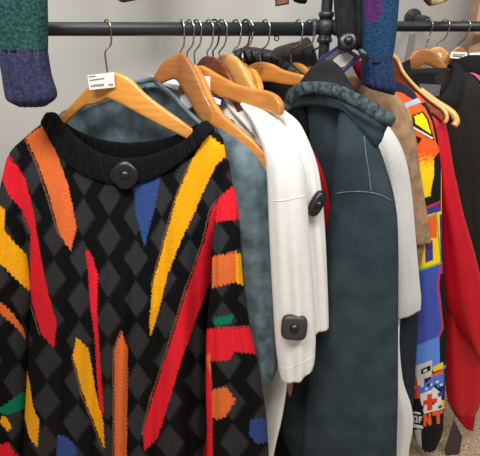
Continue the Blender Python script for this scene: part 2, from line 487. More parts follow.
hanger('golden wooden hanger with a narrow arm just left of the one with black script', (243, 62, .06),
    [((240, 72), (242, 80), .085), ((247, 66.5), (249, 80), .06), ((254, 69.5), (253, 86), .03), ((259, 78), (257, 90), .01), ((261.5, 87), (259, 95), -.005)],
    'wood_light', 'steel', b=52)
h7 = hanger('golden wooden hanger with a black script mark holding the black quilted jacket', (260.5, 63, .045),
    [((244, 72), (247, 82), .075), ((250, 65), (252, 81.5), .06), ((261, 61.8), (261, 81.5), .045), ((272, 64), (272, 82), .03), ((283, 69.5), (283, 84), .015), ((295, 73), (295, 85.5), .0), ((303, 75), (303, 84), -.01)],
    'wood_mid', 'steel', b=30)
scr = MB()
scr.tube([P(252 + .75 * i, 68.8 - i * .08 + 1.3 * math.sin(i * 1.9), .033 if i < 99 else 0) for i in range(16)], .0005, n=90, nth=6)
scr.tube([P(255 + .9 * i, 72.2 - i * .1 + .9 * math.sin(i * 2.3), .033) for i in range(10)], .0005, n=60, nth=6)
so = scr.build('script_mark', M['ink'], h7); part_label(so, 'small black script mark')
hanger('golden wooden hanger in front of the charcoal fleece', (291, 63, .05),
    [((280, 70), (282, 80), .08), ((287, 64), (289, 76), .065), ((295, 62.3), (295, 78), .05), ((303, 65), (303, 82), .03), ((310, 72), (310, 86), .01)],
    'wood_mid', 'steel', b=24)
hanger('hanger of the charcoal fleece, hook rising out of its collar', (301, 56, .06),
    [((292, 66), (294, 76), .09), ((301, 58), (301, 74), .07), ((311, 66), (310, 80), .05)], 'wood_brown', 'steel', b=30)
hanger('hanger of the hooded canvas jacket, hook closest to the upright post', (312.5, 55, .05),
    [((304, 72), (306, 80), .09), ((313, 66), (313, 78), .06), ((322, 74), (322, 86), .03)], 'wood_brown', 'dark_wire', b=30)

# ------------------------------------------------------------------ paint helpers
def inpoly(X, Y, poly):
    ins = np.zeros(len(X), bool)
    n = len(poly); j = n - 1
    for i in range(n):
        xi, yi = poly[i]; xj, yj = poly[j]
        c = ((yi > Y) != (yj > Y)) & (X < (xj - xi) * (Y - yi) / ((yj - yi) or 1e-9) + xi)
        ins ^= c; j = i
    return ins
def near_line(X, Y, pts, w):
    m = np.zeros(len(X), bool)
    for (x0, y0), (x1, y1) in zip(pts[:-1], pts[1:]):
        dx, dy = x1 - x0, y1 - y0
        t = np.clip(((X - x0) * dx + (Y - y0) * dy) / (dx * dx + dy * dy + 1e-9), 0, 1)
        m |= np.hypot(X - x0 - t * dx, Y - y0 - t * dy) < w
    return m

RED, YEL, ORA, BLU, GRN = (226, 34, 48), (240, 166, 20), (222, 108, 54), (50, 74, 132), (8, 118, 84)
STRIPES = [
 (ORA, [(26,137),(43,126),(55,148),(68,183),(77,227),(71,251),(60,234),(50,196),(39,164)]),
 (RED, [(9,154),(16,164),(26,179),(33,207),(36,225),(43,265),(48,290),(57,322),(55,348),(42,334),(33,304),(31,286),(31,230),(22,210),(9,195),(2,180),(3,165)]),
 (YEL, [(27,366),(30,383),(34,408),(40,421),(38,447),(30,438),(25,417),(24,389)]),
 (BLU, [(58,434),(66,436),(76,445),(79,490),(55,490)]),
 (RED, [(86,249),(91,252),(98,275),(97,310),(99,340),(102,380),(104,410),(102,420),(97,380),(95,340),(91,305),(89,275)]),
 (YEL, [(77,337),(89,348),(95,388),(104,423),(105,448),(93,420),(83,392),(73,355)]),
 (ORA, [(122,331),(127.5,350),(126,490),(115,490),(115,350)]),
 (YEL, [(207,134),(231,152),(216,165),(202,195),(190,222),(180,243),(168,275),(160,305),(151,337),(150,322),(153,285),(165,240),(178,195),(192,161)]),
 (BLU, [(138,178),(162,169),(156,204),(145,247),(136,213),(135,191)]),
 (RED, [(240,183),(240,218),(221,222),(216,265),(209,283),(195,320),(182,357),(163,423),(157,438),(145,450),(143,434),(153,396),(169,349),(187,288),(205,239),(212,209),(222,195)]),
 (RED, [(212,395),(212,490),(196,490),(203,452),(209,420)]),
]
LINES = [[(25,139),(37,165),(48,198),(59,235)], [(8,197),(21,212),(30,232)], [(40,334),(31,305)],
         [(191,160),(177,194),(163,240),(152,285)], [(220,195),(210,209),(203,239),(185,288),(167,349),(151,396),(142,434)],
         [(72,356),(81,392),(103,450)], [(113.6,490),(113.6,350),(121,331)]]
SL_L = [
 (RED, [(9,154),(16,164),(26,179),(33,207),(36,225),(31,230),(22,210),(9,195),(2,180),(3,165)]),
 (YEL, [(-40,190),(-4,205),(5,209),(4,231),(32,261),(32,293),(17,280),(3,266),(-40,240)]),
 (ORA, [(-20,290),(0,302),(13,313),(24,330),(26,340),(16,327),(0,313),(-20,300)]),
 (GRN, [(32,388),(21,393),(11,400),(0,408),(-20,416),(-20,422),(0,413),(8,415),(21,410),(32,407)]),
 (YEL, [(2,415),(7,418),(12,428),(8,431),(0,423)]),
 (RED, [(-20,448),(0,445),(8,442),(14,452),(20,456),(22,490),(-20,490)]),
]
SL_R = [
 (RED, [(215,206),(221,196),(230,188),(246,180),(246,218),(215,222)]),
 (ORA, [(212,257),(236,252),(236,282),(212,288)]),
 (YEL, [(236,252),(246,257),(248,288),(236,282)]),
 (GRN, [(214,318),(234,314),(231,323),(214,326)]),
 (RED, [(206,329),(250,327),(258,354),(234,352),(229,360),(206,361)]),
 (ORA, [(206,357),(210,352),(212,390),(226,387),(236,400),(225,417),(216,420),(206,410)]),
 (BLU, [(250,420),(262,418),(275,424),(275,440),(257,444),(249,434)]),
 (RED, [(212,380),(206,360),(200,420),(196,490),(213,490)]),
]
def argyle(X, Y, stripes, lines=(), lean=True):
    n = len(X)
    wob = .8 * np.sin(X * 1.9 + Y * 1.1) + .9 * np.sin(Y * 1.7 - X * .7)
    Xs = 120 + (X - 120) / (1 + .0009 * (Y - 150)) - .0006 * (X - 120) * np.abs(X - 120) * .3
    ph = Xs / 24.5
    col = np.floor(ph)
    u = (ph - col - .5) * 24.5
    v = (Y + wob - 12) / 41.0 + .5 * (np.mod(col, 2))
    vv = (v - np.floor(v) - .5) * 41
    dia = np.clip((1.0 - np.abs(u + wob * .5) / 12 - np.abs(vv) / 20.5) / .16, 0, 1)[:, None]
    c = np.tile(np.array(lin((13, 13, 14))), (n, 1))
    c = c * (1 - dia) + np.array(lin((49, 49, 51))) * dia
    for l_ in lines:
        m = near_line(X, Y, l_, .55); c[m] = lin((128, 84, 60))
    jx = X + .3 * np.sin(Y * 1.6); jy = Y + .8 * np.sin(X * 1.5)
    for colr, poly in stripes:
        m = inpoly(jx, jy, poly); c[m] = lin(colr)
    return c

# ------------------------------------------------------------------ argyle jumper
J = thing('argyle_jumper', 'black argyle knitted jumper with red, yellow, orange and blue spikes on a golden hanger', 'jumper', P(120, 456, -.1))
topF = np.array([(42,124),(50,139),(62,156),(85,173),(112,181),(140,179),(165,169),(188,153),(203,138),(213,131)], float)
topB = np.array([(42,124),(50,127),(62,131),(85,139),(112,145),(140,146),(165,142),(188,136),(203,132),(213,131)], float)
edL = np.array([(42,124),(24,139),(9,156),(7,182),(16,225),(26,270),(28.5,310),(27,370),(24,420),(18,490)], float)
edR = np.array([(213,131),(228,143),(236,165),(239,192),(236,215),(224,240),(216,264),(212,300),(210,360),(209,490)], float)
nU, nV = 210, 300
tF = spline(topF, nU); tB = spline(topB, nU)
eL = spline(edL, nV); eR = spline(edR, nV)
def jumper_Y0(px): return .015 - .125 * (px - 20) / 200
def panel(top, sign):
    G = np.zeros((nV, nU, 3))
    w = (top[:, 0] - top[0, 0]) / (top[-1, 0] - top[0, 0])
    prof = (1 - np.abs(2 * w - 1) ** 2.6) ** .55
    for i in range(nV):
        v = i / (nV - 1)
        px = eL[i, 0] + (eR[i, 0] - eL[i, 0]) * w
        # shape of the top edge fades to the level of the hem
        ey = eL[i, 1] + (eR[i, 1] - eL[i, 1]) * w
        t0 = top[:, 1] - (top[0, 1] + (top[-1, 1] - top[0, 1]) * w)
        py = ey + t0 * max(0, (1 - v)) ** 1.0
        T = .048 + .05 * min(1, v * 2.2) + .02 * v
        fo = (.010 * np.sin(px * .105 + 1.2 + .6 * math.sin(v * 3)) + .007 * np.sin(px * .21 + .4 + v * 2.0) + .003 * np.sin(px*.4+v*5)) * min(1, v * 1.6)
        Y = jumper_Y0(px) + sign * (T * prof + fo * prof)
        for j in range(nU):
            G[i, j] = P(px[j], py[j], Y[j])
    return G
gF = panel(tF, -1); gB = panel(tB, .7)
b1 = MB().grid(gF).build('body', M['knit'], J, paint=lambda X, Y, V: argyle(X, Y, STRIPES, LINES), solid=.003)
# back half of the body
MB().grid(gB[::3, ::3]).build('back_panel', M['rib'], J, solid=.003)
# sleeves
sl = [((8, 157), (30, 165), .0), ((2, 185), (28, 195), .0), ((-6, 225), (30, 240), -.005), ((-16, 270), (33, 285), -.01), ((-24, 330), (29, 335), -.005), ((-30, 400), (25, 400), -.0), ((-33, 485), (21, 485), -.0)]
MB().loft([S(a_, b_, y_, y_, .05 + .006 * i) for i, (a_, b_, y_) in enumerate(sl)], n=300, nth=160, fold=.004, fk=3, seed=3).build(
    'sleeve', M['knit'], J, paint=lambda X, Y, V: argyle(X, Y, SL_L))
sr = [((222, 158), (235, 166), -.135), ((218, 190), (239, 188), -.15), ((214, 225), (239.5, 222), -.165), ((211, 255), (241, 252), -.175), ((210, 290), (244, 288), -.18), ((207, 325), (249, 322), -.183),
      ((206, 355), (255, 350), -.186), ((206, 395), (262, 388), -.19), ((207, 430), (267, 424), -.19), ((206, 485), (270, 480), -.19)]
MB().loft([S(a_, b_, y_, y_, .03 + .006 * i) for i, (a_, b_, y_) in enumerate(sr)], n=300, nth=160, fold=.0045, fk=3.2, seed=11).build(
    'sleeve', M['knit'], J, paint=lambda X, Y, V: argyle(X, Y, SL_R, [[(216,256),(238,251)], [(215,328),(250,326)], [(212,391),(226,386)], [(206,361),(206,330)]]))
# collar
up_f = [(49,112.5),(56,113),(63,122),(79,139),(100,152.5),(125,158),(150,155),(174,146),(188,137),(199,124),(205,121)]
lo_f = [(42,125),(47,133),(58,153),(80,173),(109,184),(127,185.5),(146,182),(172,169),(192,153),(206,138),(214,131)]
up_b = [(52,112.5),(60,117),(70,126),(88,135),(105,140),(125,142.5),(145,141.5),(165,138),(180,133),(195,125),(203,121)]
lo_b = [(52,120),(60,134),(76,147),(92,155),(108,161),(125,165),(145,162),(165,156),(182,148),(195,138),(204,130)]
cm = MB()
def colY(i, px, d): 
    w = i / 10; return jumper_Y0(px) + d * (1 - abs(2 * w - 1) ** 2.4) ** .6
cm.loft([S(a_, b_, colY(i, a_[0], -.046), colY(i, b_[0], -.056), .010) for i, (a_, b_) in enumerate(zip(up_f, lo_f))], n=420, nth=20, e=3, gather=(.0016, 260))
co = cm.build('ribbed_collar', M['rib'], J); part_label(co, 'wide black ribbed front collar')
cb = MB().loft([S(a_, b_, colY(i, a_[0], .034), colY(i, b_[0], .036), .008) for i, (a_, b_) in enumerate(zip(up_b, lo_b))], n=420, nth=16, e=3, gather=(.0013, 260))
part_label(cb.build('ribbed_collar', M['rib'], J), 'black ribbed collar at the back of the neck')

def security_tag(label, px, py, Y, rx, ry, rot, depth, mat, tilt=(0, -1, .25), e=3.4, dome=.32):
    C0 = P(px, py, Y)
    n = Vector(tilt).normalized()
    u = Vector((1, 0, 0)); u = (u - n * u.dot(n)).normalized(); v = n.cross(u)
    cr_, sr_ = math.cos(R(rot)), math.sin(R(rot))
    u, v = u * cr_ + v * sr_, v * cr_ - u * sr_
    root = thing('security_tag', label, 'security tag', C0)
    k = (C0 - CP).length / F * .95
    rows = []
    for h, s in [(0, .8), (.0, .92), (.18, 1), (.5, 1), (.72, .96), (.88, .86), (.97, .7), (1, .45)]:
        row = []
        for a_ in np.linspace(0, 2 * math.pi, 48, endpoint=False):
            cx, sx = math.cos(a_), math.sin(a_)
            x = math.copysign(abs(cx) ** (2 / e), cx) * rx * k * s; y = math.copysign(abs(sx) ** (2 / e), sx) * ry * k * s
            row.append(C0 + u * x + v * y + n * depth * h)
        rows.append(row)
    MB().grid(np.array([[list(q) for q in r_] for r_ in rows]), wrap=True, caps=True).build('housing', M[mat], root)
    rd = min(rx, ry) * k * dome
    MB().lathe(C0 + n * depth * .9, n, [(0, rd * 1.15), (depth * .15, rd * 1.1), (depth * .32, rd * .9), (depth * .45, rd * .55), (depth * .5, rd * .15)]).build('dome', M['tag_black'], root)
    return root
security_tag('round black security tag pinned under the collar of the argyle jumper', 125.5, 175, jumper_Y0(125) - .066, 13.5, 13.5, 45, .010, 'tag_black', (.05, -1, .2), 2.5)

# ------------------------------------------------------------------ slate velour shirt
V_ = thing('velour_shirt', 'slate blue mottled velour shirt hanging just behind the argyle jumper', 'shirt', P(200, 380, -.05))
body = [((132, 86), (160, 84), .055, .05, .02), ((95, 100), (196, 98), .09, .04, .03), ((62, 112), (220, 118), .12, .02, .04), ((55, 130), (236, 132), .13, .0, .05), ((55, 160), (248, 156), .13, -.02, .05), ((55, 230), (250, 230), .13, -.03, .05), ((58, 330), (250, 330), .13, -.03, .05), ((60, 440), (250, 430), .13, -.03, .05)]
MB().loft([S(a_, b_, ya, yb, t_) for a_, b_, ya, yb, t_ in body], n=120, nth=64, fold=.006, fk=4, seed=5, fgrow=False).build('body', M['slate'], V_)
svs = [((214, 128), (234, 121), -.085), ((220, 138), (246, 139), -.108), ((225, 153), (256, 156), -.132), ((230, 168), (267, 171), -.15), ((232, 182), (272, 184), -.155), ((236, 220), (275, 222), -.155), ((242, 290), (277, 290), -.155), ((250, 345), (277.5, 345), -.155), ((251, 362), (277.5, 360), -.155), ((252, 371), (276.5, 369), -.155), ((253, 376), (274, 375), -.155), ((254, 379), (270, 379), -.155)]
MB().loft([S(a_, b_, y_, y_, .03 if i < 2 else .045) for i, (a_, b_, y_) in enumerate(svs)], n=120, nth=48, fold=.005, fk=2.5, seed=9).build('sleeve', M['slate'], V_)
# collar stand and pale lining under the brown hanger
MB().loft([S((135, 84), (150, 79), .03, .03, .008), S((150, 78), (160, 83), .02, .02, .01), S((157, 82), (170, 95), .005, .0, .01), S((172, 94), (186, 112), -.035, -.035, .01), S((184, 108), (205, 130), -.07, -.07, .01), S((200, 124), (222, 140), -.1, -.1, .01)], n=60, nth=20).build('collar', M['slate'], V_)
MB().loft([S((130, 83), (148, 74), .085, .08, .008), S((150, 86), (168, 82), .075, .06, .008), S((168, 95), (186, 88), .06, .045, .008), S((184, 112), (200, 104), .02, .005, .008)], n=40, nth=16).build('lining', M['slate_lining'], V_)

# ------------------------------------------------------------------ white garments
W1 = thing('dress_shirt', 'white dress shirt with a stiff collar edge under the honey hanger', 'shirt', P(262, 456, -.1))
b_ = [(216, 92, -.0), (232, 106, -.03), (248, 126, -.07), (262, 150, -.1), (270, 180, -.115), (276, 230, -.12), (282, 300, -.12), (287, 360, -.12), (286, 388, -.12), (281, 420, -.12), (275, 446, -.12), (266, 490, -.12)]
MB().loft(far(b_, -.2, .26, .045), n=140, nth=60, fold=.005, fk=5, seed=2).build('body', M['white_shirt'], W1)
MB().loft([S((205, 84), (218, 90), .0, .0, .006), S((222, 98), (230, 97), -.025, -.03, .01), S((230, 110), (242, 112), -.05, -.055, .012), S((243, 124), (251, 126), -.085, -.09, .012), S((251, 133), (253, 134), -.1, -.1, .006)], n=40, nth=20, e=4).build('collar', M['white_shirt'], W1)
lb = MB().slab([P(213, 95, -.040), P(223.2, 98.5, -.040), P(221, 107.5, -.046), P(211, 101, -.046)], .0015, (0, 1, 0)).build('neck_label', M['navy_label'], W1, smooth=False)
part_label(lb, 'navy bordered neck label')
MB().slab([P(213.5, 97.2, -.044), P(221.4, 99.9, -.044), P(220, 105.2, -.049), P(212.5, 100.8, -.049)], .001, (0, 1, 0)).build('label_face', M['paper'], lb, smooth=False)

W2 = thing('white_tee', 'white cotton long tee with a big square security tag near its sleeve hem', 't-shirt', P(300, 380, -.12))
b_ = [(238, 100, -.01), (254, 104, -.04), (270, 114, -.075), (286, 131, -.11), (298, 156, -.13), (303, 190, -.135), (305, 250, -.135), (306, 310, -.13), (303, 350, -.13), (298, 366, -.12)]
MB().loft(far(b_, -.19, .25, .045), n=120, nth=60, fold=.005, fk=5, seed=4).build('body', M['white'], W2)
s_ = [((240, 104), (262, 108), -.085), ((250, 118), (279, 121), -.12), ((258, 136), (292, 138), -.145), ((264, 154), (301, 158), -.165), ((267, 180), (306, 182), -.175), ((269, 230), (309, 230), -.18), ((272, 290), (313, 285), -.18), ((275, 340), (315.5, 330), -.18), ((278, 365), (315, 353), -.18), ((279.5, 374), (314, 362), -.18), ((281, 379), (312, 367), -.18)]
w2s = MB().loft([S(a_, bb, y_, y_, [.012, .025, .04][i] if i < 3 else .05) for i, (a_, bb, y_) in enumerate(s_)], n=130, nth=60, fold=.005, fk=2, seed=14).build('sleeve', M['white'], W2)
at_ = surface(w2s, .0002)
def onto(pts, n=30): return [v for v in (at_(*p_) for p_ in spline(pts, n)) if v is not None]
MB().tube(onto([(274, 201), (284, 200.5), (296, 198), (305, 196)]), .0008, n=50, nth=8).build('seam', M['offwhite'], W2)
MB().tube(onto([(281, 368), (291, 368), (302, 363), (313, 356)]), .0006, n=50, nth=8).build('hem_stitch', M['offwhite'], W2)
security_tag('large square dark security tag on the white tee sleeve', 294, 326.5, -.208, 13.3, 13.3, -4, .014, 'tag_plastic', (-.05, -1, .3), 3.6, .34)

W3 = thing('white_tee', 'off-white tee with an oval black security tag, next to the red strip of tee', 't-shirt', P(320, 330, -.1))
b_ = [(262, 108, -.01), (280, 114, -.05), (296, 129, -.08), (309, 150, -.1), (317, 180, -.11), (320, 230, -.11), (322, 300, -.11), (321, 345, -.11), (316, 372, -.11)]
MB().loft(far(b_, -.17, .24, .04), n=120, nth=60, fold=.004, fk=5, seed=6).build('body', M['offwhite'], W3)
s_ = [((270, 110), (288, 120), -.08), ((282, 128), (304, 137), -.115), ((288, 150), (316, 162), -.13), ((292, 190), (322, 195), -.14), ((296, 240), (325.5, 240), -.145), ((299, 290), (327.5, 288), -.145), ((301, 322), (328.5, 318), -.145), ((302, 329), (328.5, 326), -.145)]
MB().loft([S(a_, bb, y_, y_, .028 if i < 1 else .04) for i, (a_, bb, y_) in enumerate(s_)], n=110, nth=56, fold=.004, fk=3, seed=15).build('sleeve', M['white'], W3)
security_tag('oval black security tag clipped to the off-white tee', 315.3, 203, -.165, 6.8, 14.2, -28, .016, 'tag_black', (.3, -1, .2), 2.8, .5)

RT = thing('red_tee', 'red cotton tee showing a thin strip behind the off-white tee', 't-shirt', P(320, 300, -.06))
b_ = [(278, 112, .02), (297, 130, -.035), (313, 152, -.075), (325.5, 182, -.09), (331, 218, -.092), (332, 260, -.09), (329, 350, -.09), (322, 385, -.09)]
MB().loft(far(b_, -.15, .22, .03), n=80, nth=40, fold=.003, fk=4, seed=8).build('body', M['red_cotton'], RT)
# brown leather belt end in the gap under the tee
be = MB().loft([S((284, 350), (294, 350), -.11, -.11, .004), S((285.5, 375), (293.5, 375), -.11, -.11, .004), S((287, 388), (292.5, 388), -.11, -.11, .004), S((289, 396), (291, 396), -.11, -.11, .003)], n=24, nth=16, e=4).build('belt_end', M['tan_leather'])
tag(be, 'brown strap end poking out under the white tee hem', 'strap')

# ------------------------------------------------------------------ dark garments behind
QJ = thing('quilted_jacket', 'black quilted jacket whose puffy collar rises behind the scripted hanger', 'jacket', P(275, 300, .05))
b_ = [(262, 72, .06), (280, 80, .02), (298, 92, -.01), (306, 115, -.03), (308, 160, -.04), (306, 250, -.04), (304, 340, -.04), (304, 400, -.04), (304, 490, -.04)]
MB().loft(far(b_, -.12, .2, .04), n=80, nth=40, fold=.004, fk=4, seed=12).build('body', M['black_cloth'], QJ)
MB().loft([S((228, 62), (233, 66), .11, .11, .02), S((234, 51), (240, 66), .105, .105, .03), S((246, 47), (252, 66), .10, .10, .035), S((262, 48.5), (266, 68), .09, .09, .035), S((276, 52.5), (276, 72), .075, .075, .035), S((288, 60), (285, 78), .06, .06, .035), S((300, 69), (294, 88), .035, .035, .03), S((308, 76), (302, 96), .01, .01, .02)], n=80, nth=28, gather=(.003, 60)).build('collar', M['black_quilt'], QJ)
CF = thing('charcoal_fleece', 'charcoal fleece with its peaked collar against the upright post', 'fleece', P(300, 200, .08))
MB().loft([S((306, 37), (309, 38), .085, .085, .012), S((299, 41), (312, 43), .085, .085, .03), S((285, 45), (315.5, 52), .085, .08, .04), S((272, 51), (318, 63), .085, .07, .05), S((268, 66), (320, 80), .085, .06, .05), S((268, 110), (318, 120), .09, .05, .05), S((268, 220), (316, 220), .09, .04, .05)], n=60, nth=36, fold=.003, fk=4, seed=3).build('body', M['charcoal'], CF)

# ------------------------------------------------------------------ hooded canvas jacket
K = thing('hooded_jacket', 'dark teal canvas work jacket with a gathered hood and wide sleeve', 'jacket', P(345, 456, -.1))
b_ = [((287, 98), (312, 92), .05, -.0, .03), ((287, 112), (340, 104), .05, -.05, .05), ((290, 140), (356, 130), .045, -.07, .06), ((298, 175), (362, 170), .035, -.08, .06), ((300, 230), (366, 225), .02, -.085, .06), ((286, 330), (368, 330), .01, -.09, .06), ((281, 385), (368, 400), .005, -.09, .06), ((281, 425), (368, 440), .0, -.09, .06), ((291, 452), (368, 465), .0, -.09, .06), ((300, 470), (368, 490), .0, -.09, .06)]
MB().loft([S(a_, bb, ya, yb, t_) for a_, bb, ya, yb, t_ in b_], n=140, nth=64, fold=.004, fk=2, seed=20).build('body', M['jacket'], K)
s_ = [((341, 104), (358, 112), -.085, .05), ((338, 118), (376, 140), -.115, .07), ((336, 145), (386, 170), -.135, .075), ((333, 190), (395, 205), -.145, .075), ((326, 240), (398, 245), -.15, .08), ((315, 320), (398, 320), -.15, .085), ((307, 390), (398, 390), -.15, .085), ((303, 440), (397, 440), -.15, .085), ((302, 490), (396, 490), -.15, .085)]
js = MB().loft([S(a_, bb, y_ + [.02, .025, .04, .05, .06, .065, .065, .065, .065][i], y_ - .005, t_) for i, (a_, bb, y_, t_) in enumerate(s_)], n=160, nth=72, fold=.004, fk=2, seed=21).build('sleeve', M['jacket'], K)
at_ = surface(js, .0006)
for pts in ([(336.5, 193.5), (346, 192), (358, 191.5), (371, 192.5), (380, 195), (388, 199), (392, 201.5)], [(364, 136), (366, 155), (368.5, 170), (370, 182), (371, 191)]):
    q = [at_(*p_) for p_ in spline(pts, 30)]
    MB().tube([v for v in q if v is not None], .0012, n=60, nth=8).build('seam', M['jacket_seam'], K)
# hood: outer panel, gathered rim, dark lining
hd = MB().loft([S((285, 103), (291, 112), .02, .01, .02), S((296, 92), (300, 108), -.01, -.02, .03), S((312, 88), (314, 105), -.04, -.045, .03), S((332, 90), (336, 107), -.075, -.08, .04), S((348, 96), (351, 112), -.1, -.105, .045), S((362, 103), (363, 131), -.12, -.125, .045), S((377, 112), (374, 147), -.13, -.14, .04), S((388, 120), (380, 143), -.135, -.14, .025)], n=90, nth=48, fold=.003, fk=2, seed=31).build('hood', M['jacket'], K)
MB().loft([S((284, 103), (290, 112), .0, -.01, .02), S((289, 90), (298, 100), -.02, -.03, .018), S((301, 82.5), (306, 94), -.05, -.06, .019), S((318, 81.5), (320, 94), -.075, -.085, .019), S((336, 84), (334, 97), -.095, -.105, .019), S((352, 90.5), (349, 104), -.115, -.125, .019), S((368, 99), (363, 112), -.13, -.14, .019), S((382, 107.5), (377, 121), -.14, -.15, .019), S((393, 114.5), (387, 126), -.148, -.155, .022), S((395.5, 119), (391, 127), -.15, -.155, .012)], n=170, nth=32, gather=(.0026, 62)).build('hood_rim', M['jacket_rim'], hd)
MB().loft([S((324, 60), (331, 60.5), -.05, -.05, .01), S((316.5, 63), (339, 65.5), -.05, -.053, .02), S((308, 71), (347, 77), -.045, -.058, .025), S((300, 82), (353, 88), -.035, -.07, .035), S((292, 96), (362, 104), -.03, -.09, .03)], n=50, nth=36, fold=.002, fk=2, seed=2).build('hood_lining', M['hood_lining'], hd)

# ------------------------------------------------------------------ right-hand group on the wall rail
HT = thing('heather_tee', 'pale heather grey tee with its sleeve beside the teal jacket', 't-shirt', P(400, 330, .0))
s_ = [((366, 118), (380, 120), .0, .02), ((366, 128), (392, 132), -.01, .04), ((368, 150), (404, 155), -.02, .045), ((372, 190), (411, 190), -.025, .045), ((376, 240), (415.5, 240), -.03, .045), ((380, 280), (419, 280), -.03, .045), ((381, 305), (420.5, 296), -.03, .045), ((382, 318), (420, 308), -.03, .04)]
MB().loft([S(a_, bb, y_, y_, t_) for a_, bb, y_, t_ in s_], n=110, nth=56, fold=.004, fk=3, seed=41).build('sleeve', M['heather'], HT)
MB().loft([S((352, 118), (376, 122), .08, .02, .02), S((356, 160), (392, 160), .09, .02, .03), S((360, 260), (398, 260), .1, .02, .04), S((362, 340), (398, 340), .1, .02, .04)], n=60, nth=40, fold=.004, fk=4, seed=42).build('body', M['heather'], HT)
WH = thing('white_hem', 'white shirt tail hanging low beside the teal jacket cuff', 'shirt', P(402, 456, -.06))
MB().loft([S((380, 320), (400, 318), -.02, -.02, .02), S((382, 350), (399.5, 345), -.025, -.03, .025), S((384, 380), (403, 380), -.03, -.035, .03), S((386, 405), (411, 405), -.035, -.04, .03), S((386, 425), (413, 424), -.035, -.04, .03), S((386, 450), (409, 450), -.035, -.04, .03), S((386, 486), (406, 486), -.035, -.04, .03)], n=80, nth=44, fold=.002, fk=2, seed=43).build('shirt_tail', M['white'], WH)
NV = thing('navy_shirt', 'navy shirt hanging below the heather grey sleeve', 'shirt', P(408, 440, .0))
MB().loft([S((384, 270), (412, 270), .02, .015, .03), S((388, 320), (417.5, 316), .015, .01, .035), S((390, 360), (415.5, 360), .01, .005, .035), S((392, 400), (413.5, 400), .01, .0, .035), S((394, 425), (411.5, 425), .01, .0, .03), S((400, 440), (410, 436), .01, .005, .02)], n=80, nth=44, fold=.003, fk=3, seed=44).build('body', M['navy'], NV)
TS = thing('suede_jacket', 'tan suede jacket between the heather tee and the printed jersey', 'jacket', P(415, 266, .0))
s_ = [((340, 82), (352, 84), .06, .02), ((346, 84), (368, 81), .05, .03), ((354, 92), (388, 89), .03, .04), ((366, 108), (404, 106), .01, .045), ((378, 135), (414, 132), .0, .045), ((388, 170), (419, 168), -.0, .045), ((394, 200), (424, 198), -.0, .045), ((400, 225), (428, 222), .0, .045), ((402, 238), (430, 238), .0, .045), ((403, 241), (430, 241), .0, .042)]
MB().loft([S(a_, bb, y_, y_, t_) for a_, bb, y_, t_ in s_], n=120, nth=56, fold=.004, fk=3, seed=45).build('sleeve', M['tan'], TS)
MB().loft([S((402, 236), (423.5, 236), .004, .004, .032), S((404, 255), (422.5, 252), .004, .004, .032), S((407, 268), (421, 261), .004, .004, .03)], n=30, nth=40, fold=.002, fk=3, seed=46).build('cuff', M['tan_dark'], TS)
MB().loft([S((338, 84), (350, 84), .1, .07, .02), S((346, 110), (390, 112), .12, .05, .03), S((350, 180), (402, 180), .13, .05, .03), S((352, 270), (404, 268), .13, .05, .03)], n=50, nth=40, fold=.003, fk=3, seed=47).build('body', M['tan'], TS)

